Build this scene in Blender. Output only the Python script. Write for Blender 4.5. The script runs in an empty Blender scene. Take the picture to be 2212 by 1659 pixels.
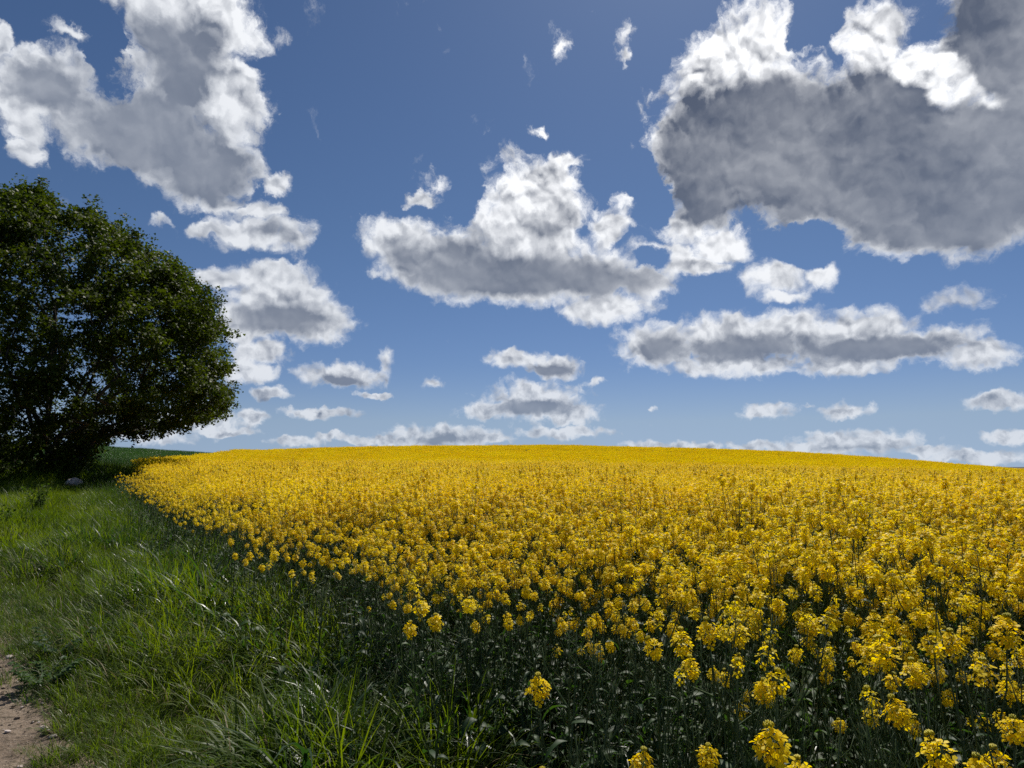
import bpy, math, random
import numpy as np
from mathutils import Vector, Matrix
R = math.radians
rng = np.random.default_rng(7)
random.seed(7)
sc = bpy.context.scene
COL = sc.collection

# ------------------------------------------------------------------ camera
EYE = 1.65
PITCH = R(7.2)
FOC = 682.7                       # focal length in pixels at 1024 wide
cam = bpy.data.cameras.new('camera')
cam.lens = 24.0; cam.sensor_width = 36.0
cam.clip_start = 0.05; cam.clip_end = 6000
co = bpy.data.objects.new('camera', cam); COL.objects.link(co)
co.location = (0, 0, EYE); co.rotation_euler = (math.pi/2 + PITCH, 0, 0)
sc.camera = co
sc.view_settings.view_transform = 'Standard'
try: sc.view_settings.look = 'None'
except Exception: pass
sc.view_settings.gamma = 1.0
sc.view_settings.exposure = 0.0
sc.render.engine = 'CYCLES'
cy = sc.cycles
cy.max_bounces = 7; cy.diffuse_bounces = 3; cy.glossy_bounces = 2; cy.transmission_bounces = 5
cy.transparent_max_bounces = 6; cy.volume_bounces = 0
cy.use_denoising = False
cy.sample_clamp_indirect = 4.0
cy.caustics_reflective = False; cy.caustics_refractive = False
try: cy.use_light_tree = False
except Exception: pass

SUN_AZ, SUN_EL = R(17), R(50)
sdir = Vector((math.sin(SUN_AZ)*math.cos(SUN_EL), math.cos(SUN_AZ)*math.cos(SUN_EL), math.sin(SUN_EL)))
sl = bpy.data.lights.new('sun', 'SUN'); sl.energy = 5.0; sl.angle = R(0.5); sl.color = (1.0, 0.95, 0.86)
so = bpy.data.objects.new('sun', sl); COL.objects.link(so)
so.rotation_euler = sdir.to_track_quat('Z', 'Y').to_euler()

def pix_dir(px, py):
    a = (px-512)/FOC; b = (384-py)/FOC
    return Vector((a, math.cos(PITCH)-b*math.sin(PITCH), math.sin(PITCH)+b*math.cos(PITCH)))
def pix_azel(px, py):
    d = pix_dir(px, py)
    return math.atan2(d.x, d.y), math.atan2(d.z, math.hypot(d.x, d.y))

# ------------------------------------------------------------------ node helpers
class NT:
    def __init__(s, tree): s.t = tree; s.n = tree.nodes; s.l = tree.links
    def node(s, typ, **kw):
        n = s.n.new(typ)
        for k, v in kw.items(): setattr(n, k, v)
        return n
    def put(s, sock, v):
        if isinstance(v, bpy.types.NodeSocket): s.l.new(v, sock)
        elif v is not None: sock.default_value = v
    def m(s, op, a, b=None, c=None, clamp=False):
        n = s.n.new('ShaderNodeMath'); n.operation = op; n.use_clamp = clamp
        s.put(n.inputs[0], a); s.put(n.inputs[1], b); s.put(n.inputs[2], c)
        return n.outputs[0]
    def vm(s, op, a, b=None, sc_=None):
        n = s.n.new('ShaderNodeVectorMath'); n.operation = op
        s.put(n.inputs[0], a); s.put(n.inputs[1], b)
        if sc_ is not None: s.put(n.inputs['Scale'], sc_)
        return n.outputs[1] if op in ('LENGTH', 'DOT_PRODUCT') else n.outputs[0]
    def noise(s, vec, scale, detail=4, rough=.5, dist=0, lac=2.0, col=False):
        n = s.n.new('ShaderNodeTexNoise'); n.noise_dimensions = '3D'
        if vec is not None: s.l.new(vec, n.inputs['Vector'])
        s.put(n.inputs['Scale'], scale); s.put(n.inputs['Detail'], detail)
        s.put(n.inputs['Roughness'], rough); s.put(n.inputs['Distortion'], dist); s.put(n.inputs['Lacunarity'], lac)
        return n.outputs[1] if col else n.outputs[0]
    def mr(s, v, a, b, c=0., d=1., smooth=True):
        n = s.n.new('ShaderNodeMapRange'); n.interpolation_type = 'SMOOTHSTEP' if smooth else 'LINEAR'
        s.put(n.inputs[0], v); s.put(n.inputs[1], a); s.put(n.inputs[2], b); s.put(n.inputs[3], c); s.put(n.inputs[4], d)
        return n.outputs[0]
    def mix(s, f, a, b, mode='MIX'):
        n = s.n.new('ShaderNodeMix'); n.data_type = 'RGBA'; n.blend_type = mode
        s.put(n.inputs[0], f); s.put(n.inputs[6], a); s.put(n.inputs[7], b)
        return n.outputs[2]
    def mixf(s, f, a, b):
        n = s.n.new('ShaderNodeMix'); n.data_type = 'FLOAT'
        s.put(n.inputs[0], f); s.put(n.inputs[2], a); s.put(n.inputs[3], b)
        return n.outputs[0]

def rgb(r, g, b): return (r, g, b, 1.0)

# ------------------------------------------------------------------ world: sky and clouds
W = bpy.data.worlds.new('World'); sc.world = W; W.use_nodes = True
w = NT(W.node_tree); w.n.clear()
STR = 0.075
tc = w.node('ShaderNodeTexCoord').outputs['Generated']
sep = w.node('ShaderNodeSeparateXYZ'); w.l.new(tc, sep.inputs[0])
sky = w.node('ShaderNodeTexSky'); sky.sky_type = 'NISHITA'; sky.sun_disc = False
sky.sun_elevation = SUN_EL; sky.sun_rotation = SUN_AZ
sky.air_density = 1.0; sky.dust_density = 0.35; sky.ozone_density = 3.0; sky.altitude = 300
zc = w.m('MAXIMUM', sep.outputs[2], 0.07)
cv = w.node('ShaderNodeCombineXYZ'); w.l.new(sep.outputs[0], cv.inputs[0]); w.l.new(sep.outputs[1], cv.inputs[1]); w.l.new(zc, cv.inputs[2])
w.l.new(cv.outputs[0], sky.inputs[0])
az = w.m('ARCTAN2', sep.outputs[0], sep.outputs[1])
el = w.m('ARCSINE', sep.outputs[2])
pv = w.node('ShaderNodeCombineXYZ'); w.l.new(az, pv.inputs[0]); w.l.new(el, pv.inputs[1])
P = pv.outputs[0]
hor = w.mr(el, 0.02, 0.38)                              # 0 at the horizon, 1 high up
def w2(scale, det): return w.vm('SUBTRACT', w.noise(P, scale, det, .6, col=True), (0.5, 0.5, 0.5))
wn = w.vm('ADD', w.vm('SCALE', w2(27, 5), None, w.mixf(hor, 0.035, 0.025)), w.vm('SCALE', w2(10, 7), None, w.mr(el, 0.10, 0.42, 0.0, 0.105)))
P2 = w.vm('ADD', P, wn)
BL = [ # centre x, y, half width, half height  (cloud lobes)
 (400,40,175,110),(480,60,100,85),(400,190,150,105),(330,300,190,88),(440,350,110,92),(490,425,65,30),(500,200,70,95),
 (120,190,120,78),(55,230,80,80),(10,115,30,45),(55,320,40,35),(150,80,60,14),(590,392,36,30),(560,240,35,22),
 (560,500,105,42),(625,530,50,34),(470,492,45,20),(600,590,60,22),
 (600,655,140,70),(700,690,72,58),(560,600,85,35),(560,760,70,36),(530,800,80,28),(580,850,48,15),(520,700,60,60),(470,600,60,30),
 (735,812,100,28),(835,775,16,26),(810,852,42,8),(695,893,78,14),(345,462,30,9),
 (900,540,110,75),(860,505,85,50),(1010,560,160,75),(1150,500,150,105),(1120,420,92,75),(1225,340,50,34),(1200,385,75,45),
 (1250,590,170,62),(1315,660,105,38),(1390,610,65,42),(1090,630,150,36),(940,385,24,30),(915,425,38,22),(1310,480,50,45),(820,575,40,12),
 (1545,130,75,100),(1640,90,110,90),(1590,240,170,130),(1750,300,220,150),(1950,350,270,160),(2110,450,180,88),(2010,160,190,130),
 (2160,80,170,180),(1910,90,100,90),(1490,370,75,90),(1500,450,95,75),(1560,520,80,45),(1455,285,50,45),(2020,510,200,36),(1510,575,70,22),(1880,510,60,30),
 (1680,600,70,50),(1770,585,50,34),(1690,640,55,20),
 (1420,745,90,55),(1560,725,120,45),(1700,715,130,48),(1850,720,150,52),(1990,740,140,44),(2110,765,85,32),(2060,650,75,24),(1590,790,150,28),(1830,790,120,24),
 (1120,775,80,22),(1200,793,60,26),(1150,865,115,44),(1230,895,75,26),(1060,885,70,22),(1215,935,95,16),(930,832,38,12),(1290,826,36,7),
 (950,943,130,26),(1060,948,60,14),(830,952,100,14),(720,948,40,9),(430,910,130,22),(542,902,34,20),(300,935,150,24),(440,880,70,16),(640,955,60,12),(480,930,90,10),
 (1440,560,60,36),(1370,430,40,30),(560,450,60,26),(1655,888,56,21),(1825,887,58,17),(2165,862,78,20),(2185,942,66,17),
 (1450,964,120,14),(1630,964,60,12),(1850,955,135,30),(1740,972,120,20),(2000,975,70,12),(2110,988,140,16),
 (1225,130,17,46),(1345,80,22,28),(1165,272,14,9),(1350,120,12,18),(1410,880,10,4),(1410,917,12,4),(1740,876,14,5),
]
DK = [ # centre x, y, half width, half height, amount  (thick shaded parts)
 (1630,330,200,130,1.05),(1850,345,270,140,1.1),(2080,350,200,170,1.1),(2160,110,110,170,1.1),(2060,450,190,70,1.1),(1540,400,90,70,.9),(1760,390,200,60,1.1),
 (330,290,140,80,.95),(440,370,110,55,.8),(370,120,120,90,.62),(110,195,80,48,.62),
 (1110,595,230,40,.85),(1000,545,100,48,.55),(1190,500,70,34,.40),(1330,610,110,36,.6),(870,545,60,45,.45),
 (610,690,120,32,.62),(580,500,60,20,.4),(1600,755,170,28,.7),(1880,755,180,26,.75),(1430,750,60,34,.6),
 (1180,800,70,13,.6),(1150,880,100,18,.6),(960,950,110,14,.45),(740,825,70,14,.5),(1850,968,110,10,.4),
]
def blob(cx, cy, rx, ry, grow):
    k = 0.4629
    cx, cy, rx, ry = cx*k, cy*k, rx*k, ry*k
    a0, e0 = pix_azel(cx, cy)
    a1 = pix_azel(cx+rx, cy)[0]; a2 = pix_azel(cx-rx, cy)[0]
    e1 = pix_azel(cx, cy-ry)[1]; e2 = pix_azel(cx, cy+ry)[1]
    mp = w.node('ShaderNodeMapping', vector_type='TEXTURE')
    w.l.new(P2, mp.inputs[0])
    mp.inputs[1].default_value = (a0, e0, 0)
    mp.inputs[3].default_value = (abs(a1-a2)/2*grow, abs(e1-e2)/2*grow, 1)
    g = w.node('ShaderNodeTexGradient', gradient_type='SPHERICAL'); w.l.new(mp.outputs[0], g.inputs[0])
    return g.outputs['Fac']
WISP = {(1225,130),(1345,80),(1165,272),(1350,120),(150,80),(560,240),(345,462),(940,385),(835,775),(1410,880),(1410,917),(1740,876),(1370,430),(820,575),(1290,826),(930,832),(2060,650)}
D = None
for b in BL:
    wisp = b[:2] in WISP
    v = blob(*b, 2.3 if wisp else 1.62)
    if wisp: v = w.m('MULTIPLY', v, 0.58)
    D = v if D is None else w.m('SMOOTH_MAX', D, v, 0.10)
for b in [(1750,525,62,42),(1775,30,48,52),(1010,420,30,50),(225,110,22,60),(1400,400,26,60),(1420,560,36,18)]:
    D = w.m('MULTIPLY_ADD', blob(*b, 1.5), -1.0, D)
P2full = P2
P2 = w.vm('ADD', P, w.vm('SCALE', wn, None, 0.45))      # the shaded undersides keep a softer outline
S = None
for (a, b_, c, d, q) in DK:
    v = w.m('MULTIPLY', blob(a, b_, c, d, 1.7), q)
    S = v if S is None else w.m('SMOOTH_MAX', S, v, 0.25)
for b in [(2070,185,52,42),(2140,232,34,30),(1990,150,40,22)]:
    S = w.m('MULTIPLY_ADD', blob(*b, 1.9), -0.62, S)
P2 = P2full
# clouds of the rest of the sky, beside, behind and above the view
rest = w.noise(w.vm('MULTIPLY', P, (1, 1.7, 1)), 3.2, 2, .5)
restm = w.m('MAXIMUM', w.mr(w.m('ABSOLUTE', az), 0.72, 0.95), w.mr(el, 0.66, 0.85))
D = w.m('MAXIMUM', D, w.m('MULTIPLY', w.mr(rest, 0.5, 0.8, 0, 1.0, False), restm))
# rounded billows from cells, wisps from fractal noise; coarse high up, finer near the horizon
def puff(vec, scale, det):
    n = w.node('ShaderNodeTexVoronoi', voronoi_dimensions='2D', feature='SMOOTH_F1')
    w.l.new(vec, n.inputs['Vector']); n.inputs['Scale'].default_value = scale; n.inputs['Smoothness'].default_value = .35
    n.inputs['Detail'].default_value = det; n.inputs['Roughness'].default_value = .55; n.inputs['Lacunarity'].default_value = 2.1
    try: n.normalize = True
    except Exception: pass
    return w.m('SUBTRACT', 0.42, n.outputs['Distance'])
PM = w.vm('ADD', P, w.vm('SCALE', wn, None, 0.55))
pA = w.mixf(hor, puff(PM, 40, 1), puff(PM, 17, 2)); 
off2 = w.vm('ADD', PM, (0.0035, 0.0085, 0))
pB = w.mixf(hor, puff(off2, 40, 1), puff(off2, 17, 2))
nA = w.noise(P2, 14, 9, .64, 0.1)
nB = w.noise(P2, 46, 7, .62, 0.1)
n0 = w.m('SUBTRACT', w.mixf(hor, nB, nA), 0.5)
E = w.m('ADD', w.m('SUBTRACT', D, 0.385), w.m('MULTIPLY', n0, w.mixf(hor, .95, 1.45)))
E = w.m('ADD', E, w.m('MULTIPLY', pA, .42))
E = w.m('ADD', E, w.mr(w.m('ADD', S, w.m('MULTIPLY', n0, 0.5)), 0.20, 0.62, 0, .40))
inside = w.mr(D, 0.0, 0.16)
alpha = w.m('MULTIPLY', w.mr(E, -0.06, 0.30), inside)
thick = w.mr(E, 0.12, 0.95, smooth=False)
relp = w.m('SUBTRACT', pA, pB)
off = w.vm('ADD', P2, (0.005, 0.012, 0))
nA2 = w.noise(off, 14, 7, .60, 0.1)
rel = w.m('ADD', w.m('MULTIPLY', relp, w.mixf(hor, 1.0, 2.3)), w.m('MULTIPLY', w.m('SUBTRACT', nA, nA2), 1.3))
soft = w.noise(PM, 6.0, 5, .55)
Sd = w.mr(w.m('ADD', S, w.m('MULTIPLY', n0, w.mr(S, 0.15, 0.6, 0.6, 0.15))), 0.02, 0.44)
dark = w.m('ADD', w.m('MULTIPLY', thick, 0.50), w.m('MULTIPLY', Sd, 0.92))
dark = w.m('SUBTRACT', dark, w.m('MULTIPLY', rel, w.m('MULTIPLY_ADD', Sd, -1.05, 1.9)))
dark = w.m('ADD', dark, w.m('MULTIPLY', w.m('SUBTRACT', soft, 0.5), w.m('MULTIPLY', dark, 1.1)))
dark = w.mr(dark, 0.18, 1.25, smooth=False)
core = w.m('ADD', 0.90, w.m('SUBTRACT', w.m('MULTIPLY', w.m('SUBTRACT', soft, 0.5), 0.75), w.m('MULTIPLY', rel, 0.15)))
core = w.mr(core, 0.0, 1.0, smooth=False)
dark = w.mixf(w.m('MULTIPLY', w.mr(w.m('ADD', S, w.m('MULTIPLY', n0, 0.22)), 0.17, 0.58), w.m('MULTIPLY', w.mr(E, 0.12, 0.64), 0.95)), dark, core)
# nearness to the sun: silver edges
sd = w.vm('DOT_PRODUCT', tc, tuple(sdir))
near = w.mr(sd, 0.72, 0.97)
k = 1.0/STR
bright = w.mix(near, rgb(.78*k, .81*k, .86*k), rgb(1.12*k, 1.13*k, 1.15*k))
grey = w.mix(near, rgb(.19*k, .225*k, .30*k), rgb(.085*k, .108*k, .165*k))
ccol = w.mix(dark, bright, grey)
# low clouds take on the colour of the air in front of them
air = w.mr(el, 0.0, 0.20, 0.26, 0.0)
base = w.mix(1.0, sky.outputs[0], w.mix(hor, rgb(.54,.61,.82), rgb(.53,.63,.76)), 'MULTIPLY')
hz = w.mr(el, -0.02, 0.16, 0.42, 0.0)
base = w.mix(hz, base, rgb(.44*k, .55*k, .70*k))
ccol = w.mix(air, ccol, base)
out = w.mix(alpha, base, ccol)
bg = w.node('ShaderNodeBackground'); w.l.new(out, bg.inputs[0]); bg.inputs[1].default_value = STR
wo = w.node('ShaderNodeOutputWorld'); w.l.new(bg.outputs[0], wo.inputs[0])
W.cycles.sampling_method = 'NONE'

# ------------------------------------------------------------------ terrain
CREST = [(-400,440),(-100,442),(60,445),(107,446),(198,451),(254,450),(330,447.5),(430,446),(560,445),(680,448),(800,452.5),(900,458),(1016,468),(1150,480),(1400,500)]
RC = 110.0
_ca, _cg = [], []
for (px, py) in CREST:
    d = pix_dir(px, py); a = math.atan2(d.x, d.y)
    top = EYE + RC*d.z/math.hypot(d.x, d.y)
    _ca.append(a); _cg.append(top - (1.22 if px > 240 else 0.55))
_fa = np.linspace(-math.pi, math.pi, 721)
_fg = np.interp(_fa, _ca, _cg, left=_cg[0], right=_cg[-1])
kr = np.hanning(15); kr /= kr.sum()
_fg = np.convolve(np.pad(_fg, 7, mode='edge'), kr, 'valid')
_fg = np.where(np.abs(_fa) > 1.2, _fg*np.clip((math.pi-np.abs(_fa))/(math.pi-1.2), 0, 1), _fg)
def hgt(x, y):
    x = np.asarray(x, float); y = np.asarray(y, float)
    r = np.hypot(x, y); a = np.arctan2(x, y)
    G = np.interp(a, _fa, _fg)
    t = np.clip(r/RC, 0, 1)
    z = G*np.where(t < .8, t**1.6, .8**1.6 + (1-.8**1.6)*np.sin((t-.8)/.2*math.pi/2))
    q = np.clip((r-RC)/RC, 0, 50)
    z = z - np.where(q < 3, 2.5*q*q, 22.5+15*(q-3))
    z = z + 0.05*np.sin(x*.9+1.3)*np.sin(y*.7)*np.clip(r/4, 0, 1) + 0.12*np.sin(x*.13+.5)*np.sin(y*.11+1)*np.clip(r/20, 0, 1)
    return z
def H(x, y): return float(hgt(x, y))

# field edge (world x, y): right of it rapeseed grows, left of it the grass margin
EDGE = [(6.5,-3.0),(5.2,-.2),(3.4,1.05),(2.55,1.65),(2.0,2.1),(1.62,2.6),(.95,3.25),(.32,3.85),(-.5,4.85),(-2.0,7.0),(-6.6,14.),(-12.,22.5),(-19.2,35.),(-24.3,44.),(-30.,62.),(-42.,105.),(-60.,170.)]
_ey = np.array([p[1] for p in EDGE]); _ex = np.array([p[0] for p in EDGE])
def edge_x(y): return np.interp(y, _ey, _ex)
PATH = [(2.6,-4.0),(1.0,-.2),(-.5,2.0),(-2.22,4.05),(-4.9,7.05),(-9.5,12.),(-16,19.),(-30.,33.)]   # right rim of the dirt path
_py = np.array([p[1] for p in PATH]); _px = np.array([p[0] for p in PATH])
def path_x(y): return np.interp(y, _py, _px)

# ------------------------------------------------------------------ materials
def mat(name):
    m = bpy.data.materials.new(name); m.use_nodes = True
    t = NT(m.node_tree); t.n.clear()
    return m, t
def finish(t, shader, disp=None):
    o = t.node('ShaderNodeOutputMaterial'); t.l.new(shader, o.inputs[0])
def principled(t, col, rough=.6, spec=.3, normal=None):
    p = t.node('ShaderNodeBsdfPrincipled'); t.put(p.inputs['Base Color'], col); t.put(p.inputs['Roughness'], rough)
    t.put(p.inputs['Specular IOR Level'], spec)
    if normal is not None: t.l.new(normal, p.inputs['Normal'])
    return p.outputs[0]
def leaf_mat(name, c1, c2, tr=.4, rough=.45, spec=.4, tcol=None, wscale=.6, wmix=None, vary=.25):
    """leaf: reflecting and letting light through; colour varies from leaf to leaf and from place to place"""
    m, t = mat(name)
    oi = t.node('ShaderNodeObjectInfo').outputs['Random']
    g = t.node('ShaderNodeNewGeometry')
    n = t.noise(g.outputs['Position'], wscale, 3, .6)
    f = t.m('ADD', t.mr(n, .35, .65), t.m('MULTIPLY', t.m('SUBTRACT', t.m('ADD', oi, g.outputs['Random Per Island']), 1.0), vary), clamp=True)
    c = t.mix(f, c1, c2)
    pr = principled(t, c, rough, spec)
    tl = t.node('ShaderNodeBsdfTranslucent')
    t.put(tl.inputs[0], t.mix(1.0, c, tcol or rgb(1.3, 1.5, .5), 'MULTIPLY'))
    mx = t.node('ShaderNodeMixShader'); mx.inputs[0].default_value = tr
    t.l.new(pr, mx.inputs[1]); t.l.new(tl.outputs[0], mx.inputs[2])
    finish(t, mx.outputs[0]); return m
M = {}
M['grass'] = leaf_mat('grass_blade', rgb(.028,.064,.009), rgb(.105,.158,.009), .52, .46, .28, rgb(1.5,1.5,.4), .55, vary=.35)
M['grass_broad'] = leaf_mat('broad_grass_blade', rgb(.024,.060,.018), rgb(.058,.110,.018), .45, .36, .42, rgb(1.3,1.5,.5), .6, vary=.5)
M['grass_bright'] = leaf_mat('bright_grass_blade', rgb(.070,.125,.007), rgb(.15,.20,.008), .55, .45, .3, rgb(1.4,1.4,.35), .5, vary=.35)
M['straw'] = leaf_mat('dry_grass', rgb(.20,.16,.085), rgb(.30,.25,.14), .25, .6, .2, rgb(1,1,.8), 3)
M['wheat'] = leaf_mat('green_corn', rgb(.035,.085,.026), rgb(.055,.115,.030), .35, .4, .4, rgb(1.3,1.5,.5), .12)
M['stem'] = leaf_mat('rape_stem', rgb(.035,.065,.018), rgb(.060,.095,.024), .12, .45, .4, None, 1)
M['rleaf'] = leaf_mat('rape_leaf', rgb(.024,.056,.022), rgb(.050,.094,.026), .36, .52, .20, rgb(1.4,1.7,.4), 1, vary=.5)
M['bud'] = leaf_mat('rape_bud', rgb(.42,.38,.012), rgb(.62,.52,.012), .3, .5, .3, rgb(1.2,1.2,.4), 2)
M['petal'] = leaf_mat('rape_petal', rgb(.88,.645,.005), rgb(.95,.76,.008), .48, .5, .15, rgb(1.14,1.08,.42), .25, vary=.7)
M['maple'] = leaf_mat('maple_leaf', rgb(.016,.031,.006), rgb(.066,.090,.007), .38, .55, .15, rgb(1.5,1.6,.4), .35, vary=.7)
M['shrub'] = leaf_mat('shrub_leaf', rgb(.035,.065,.014), rgb(.075,.115,.018), .4, .7, .1, rgb(1.4,1.6,.5), .8, vary=.6)

def bark():
    m, t = mat('bark'); g = t.node('ShaderNodeNewGeometry').outputs['Position']
    v = t.vm('MULTIPLY', g, (9, 9, 1.6)); n = t.noise(v, 1.6, 6, .65)
    c = t.mix(t.mr(n, .3, .7), rgb(.028,.023,.018), rgb(.095,.082,.064))
    b = t.node('ShaderNodeBump'); b.inputs['Strength'].default_value = .8; b.inputs['Distance'].default_value = .03; t.l.new(n, b.inputs['Height'])
    finish(t, principled(t, c, .9, .1, b.outputs[0])); return m
M['bark'] = bark()
def soil():
    m, t = mat('soil'); g = t.node('ShaderNodeNewGeometry').outputs['Position']
    n = t.noise(g, .8, 5, .6); n2 = t.noise(g, 14, 5, .65)
    c = t.mix(t.mr(n, .35, .65), rgb(.022,.030,.012), rgb(.040,.036,.020))
    c = t.mix(t.mr(n2, .4, .7), c, rgb(.075,.060,.036))
    b = t.node('ShaderNodeBump'); b.inputs['Strength'].default_value = .7; b.inputs['Distance'].default_value = .03; t.l.new(n2, b.inputs['Height'])
    finish(t, principled(t, c, .95, .1, b.outputs[0])); return m
M['soil'] = soil()
def dirt():
    m, t = mat('dirt_path'); g = t.node('ShaderNodeNewGeometry').outputs['Position']
    n = t.noise(g, 1.3, 5, .6); n2 = t.noise(g, 22, 6, .65); n3 = t.noise(g, 95, 3, .6)
    c = t.mix(t.mr(n, .35, .65), rgb(.17,.128,.095), rgb(.29,.225,.17))
    c = t.mix(t.mr(n2, .45, .70), c, rgb(.075,.060,.042))
    c = t.mix(t.mr(n3, .58, .66), c, rgb(.32,.27,.22))
    hsum = t.m('ADD', t.m('ADD', n2, t.m('MULTIPLY', t.noise(g, 5, 3, .5), 1.5)), t.m('MULTIPLY', n3, .35))
    b = t.node('ShaderNodeBump'); b.inputs['Strength'].default_value = .9; b.inputs['Distance'].default_value = .025; t.l.new(hsum, b.inputs['Height'])
    finish(t, principled(t, c, .95, .1, b.outputs[0])); return m
M['dirt'] = dirt()
def stone_m():
    m, t = mat('stone'); g = t.node('ShaderNodeNewGeometry').outputs['Position']
    n = t.noise(g, 5, 6, .65); n2 = t.noise(g, 2.2, 4, .6)
    c = t.mix(t.mr(n, .35, .65), rgb(.42,.34,.30), rgb(.60,.52,.47)); c = t.mix(t.mr(n2, .55, .7), c, rgb(.16,.15,.10))
    b = t.node('ShaderNodeBump'); b.inputs['Strength'].default_value = .6; b.inputs['Distance'].default_value = .04; t.l.new(n, b.inputs['Height'])
    finish(t, principled(t, c, .85, .2, b.outputs[0])); return m
M['stone'] = stone_m()
def flat_m(name, c, c2, sc_=8, rough=.8):
    m, t = mat(name); g = t.node('ShaderNodeNewGeometry').outputs['Position']
    n = t.noise(g, sc_, 5, .6)
    finish(t, principled(t, t.mix(t.mr(n, .35, .65), c, c2), rough, .2)); return m
M['roof'] = flat_m('roof_tile', rgb(.030,.030,.036), rgb(.050,.050,.058), 3)
M['plaster'] = flat_m('plaster', rgb(.42,.39,.33), rgb(.5,.47,.40), 2)
M['glass'] = flat_m('window_pane', rgb(.03,.04,.05), rgb(.04,.05,.06), 2, .1)
M['plough'] = flat_m('dug_soil', rgb(.022,.016,.012), rgb(.055,.042,.030), 9, .95)

# ------------------------------------------------------------------ mesh builder
class MB:
    def __init__(s): s.v = []; s.f = []; s.mi = []; s.n = 0
    def add(s, verts, faces, mi=0):
        verts = np.asarray(verts, float).reshape(-1, 3); b = s.n
        s.v.append(verts); s.n += len(verts)
        for f in faces: s.f.append(tuple(i+b for i in f)); s.mi.append(mi)
    def merge(s, o, mat4=None, mi_map=None):
        v = np.concatenate(o.v) if o.v else np.zeros((0, 3))
        if mat4 is not None:
            A = np.array(mat4); v = v @ A[:3, :3].T + A[:3, 3]
        b = s.n; s.v.append(v); s.n += len(v)
        for f, m_ in zip(o.f, o.mi): s.f.append(tuple(i+b for i in f)); s.mi.append(m_ if mi_map is None else mi_map[m_])
    def tube(s, pts, rads, k=5, mi=0):
        pts = [Vector(p) for p in pts]; vs = []; prev = None
        for i, p in enumerate(pts):
            d = (pts[min(i+1, len(pts)-1)] - pts[max(i-1, 0)])
            d = d.normalized() if d.length > 1e-9 else Vector((0, 0, 1))
            a = prev if prev is not None else (Vector((1, 0, 0)) if abs(d.x) < .8 else Vector((0, 1, 0)))
            a = (a - d*a.dot(d)).normalized(); b = d.cross(a); prev = a
            for j in range(k):
                q = 2*math.pi*j/k; vs.append(p + (a*math.cos(q) + b*math.sin(q))*rads[i])
        fs = [(i*k+j, i*k+(j+1) % k, (i+1)*k+(j+1) % k, (i+1)*k+j) for i in range(len(pts)-1) for j in range(k)]
        fs.append(tuple(range((len(pts)-1)*k, len(pts)*k)))
        s.add(vs, fs, mi)
    def ribbon(s, pts, widths, side, mi=0, fold=0.0):
        """a blade along pts; side = width direction; fold lifts its rims"""
        vs = []; n = len(pts); side = np.asarray(side, float)
        pts = np.asarray(pts, float)
        for i in range(n):
            up = np.array([0, 0, fold*widths[i]])
            if fold: vs += [pts[i]-side*widths[i]/2+up, pts[i], pts[i]+side*widths[i]/2+up]
            else: vs += [pts[i]-side*widths[i]/2, pts[i]+side*widths[i]/2]
        fs = []
        for i in range(n-1):
            if fold: a = 3*i; fs += [(a, a+1, a+4, a+3), (a+1, a+2, a+5, a+4)]
            else: a = 2*i; fs.append((a, a+1, a+3, a+2))
        s.add(vs, fs, mi)
    def mesh(s, name, mats, smooth=False):
        me = bpy.data.meshes.new(name)
        v = np.concatenate(s.v) if s.v else np.zeros((0, 3))
        lens = np.array([len(f) for f in s.f], np.int32)
        me.vertices.add(len(v)); me.vertices.foreach_set('co', v.astype(np.float32).ravel())
        me.loops.add(int(lens.sum())); me.loops.foreach_set('vertex_index', np.fromiter((i for f in s.f for i in f), np.int32, int(lens.sum())))
        me.polygons.add(len(lens)); me.polygons.foreach_set('loop_start', np.concatenate([[0], np.cumsum(lens)[:-1]]).astype(np.int32))
        me.polygons.foreach_set('material_index', np.array(s.mi, np.int32))
        if smooth: me.polygons.foreach_set('use_smooth', np.ones(len(lens), bool))
        for m_ in mats: me.materials.append(m_)
        me.update(calc_edges=True); me.validate()
        return me
def obj(name, me, parent=None):
    o = bpy.data.objects.new(name, me); COL.objects.link(o)
    if parent is not None: o.parent = parent
    return o
def empty(name, loc, rz=0):
    o = bpy.data.objects.new(name, None); COL.objects.link(o); o.location = loc; o.rotation_euler = (0, 0, rz)
    o.empty_display_size = .2; return o
def tag(o, label=None, cat=None, group=None, kind=None):
    if label: o['label'] = label
    if cat: o['category'] = cat
    if group: o['group'] = group
    if kind: o['kind'] = kind
    return o

# ------------------------------------------------------------------ ground and path
def polar_grid():
    rs = np.concatenate([[0], np.geomspace(.4, 20, 70), np.linspace(20.6, 130, 130), np.geomspace(134, 2500, 30)])
    na = 540; vs = [(0, 0, 0)]
    aa = np.linspace(0, 2*np.pi, na, endpoint=False)
    X = rs[1:, None]*np.sin(aa)[None]; Y = rs[1:, None]*np.cos(aa)[None]; Z = hgt(X, Y)
    v = np.concatenate([[[0, 0, 0]], np.stack([X, Y, Z], -1).reshape(-1, 3)])
    mb = MB(); fs = [(0, 1+(j+1) % na, 1+j) for j in range(na)]
    for i in range(len(rs)-2):
        b = 1+i*na
        fs += [(b+j, b+(j+1) % na, b+na+(j+1) % na, b+na+j) for j in range(na)]
    mb.add(v, fs); return mb
g = obj('ground', polar_grid().mesh('ground', [M['soil']], True)); tag(g, kind='structure')
ys = np.concatenate([np.arange(-4, 12, .12), np.arange(12, 33, .4)])
vs = []; NX = 26
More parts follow.
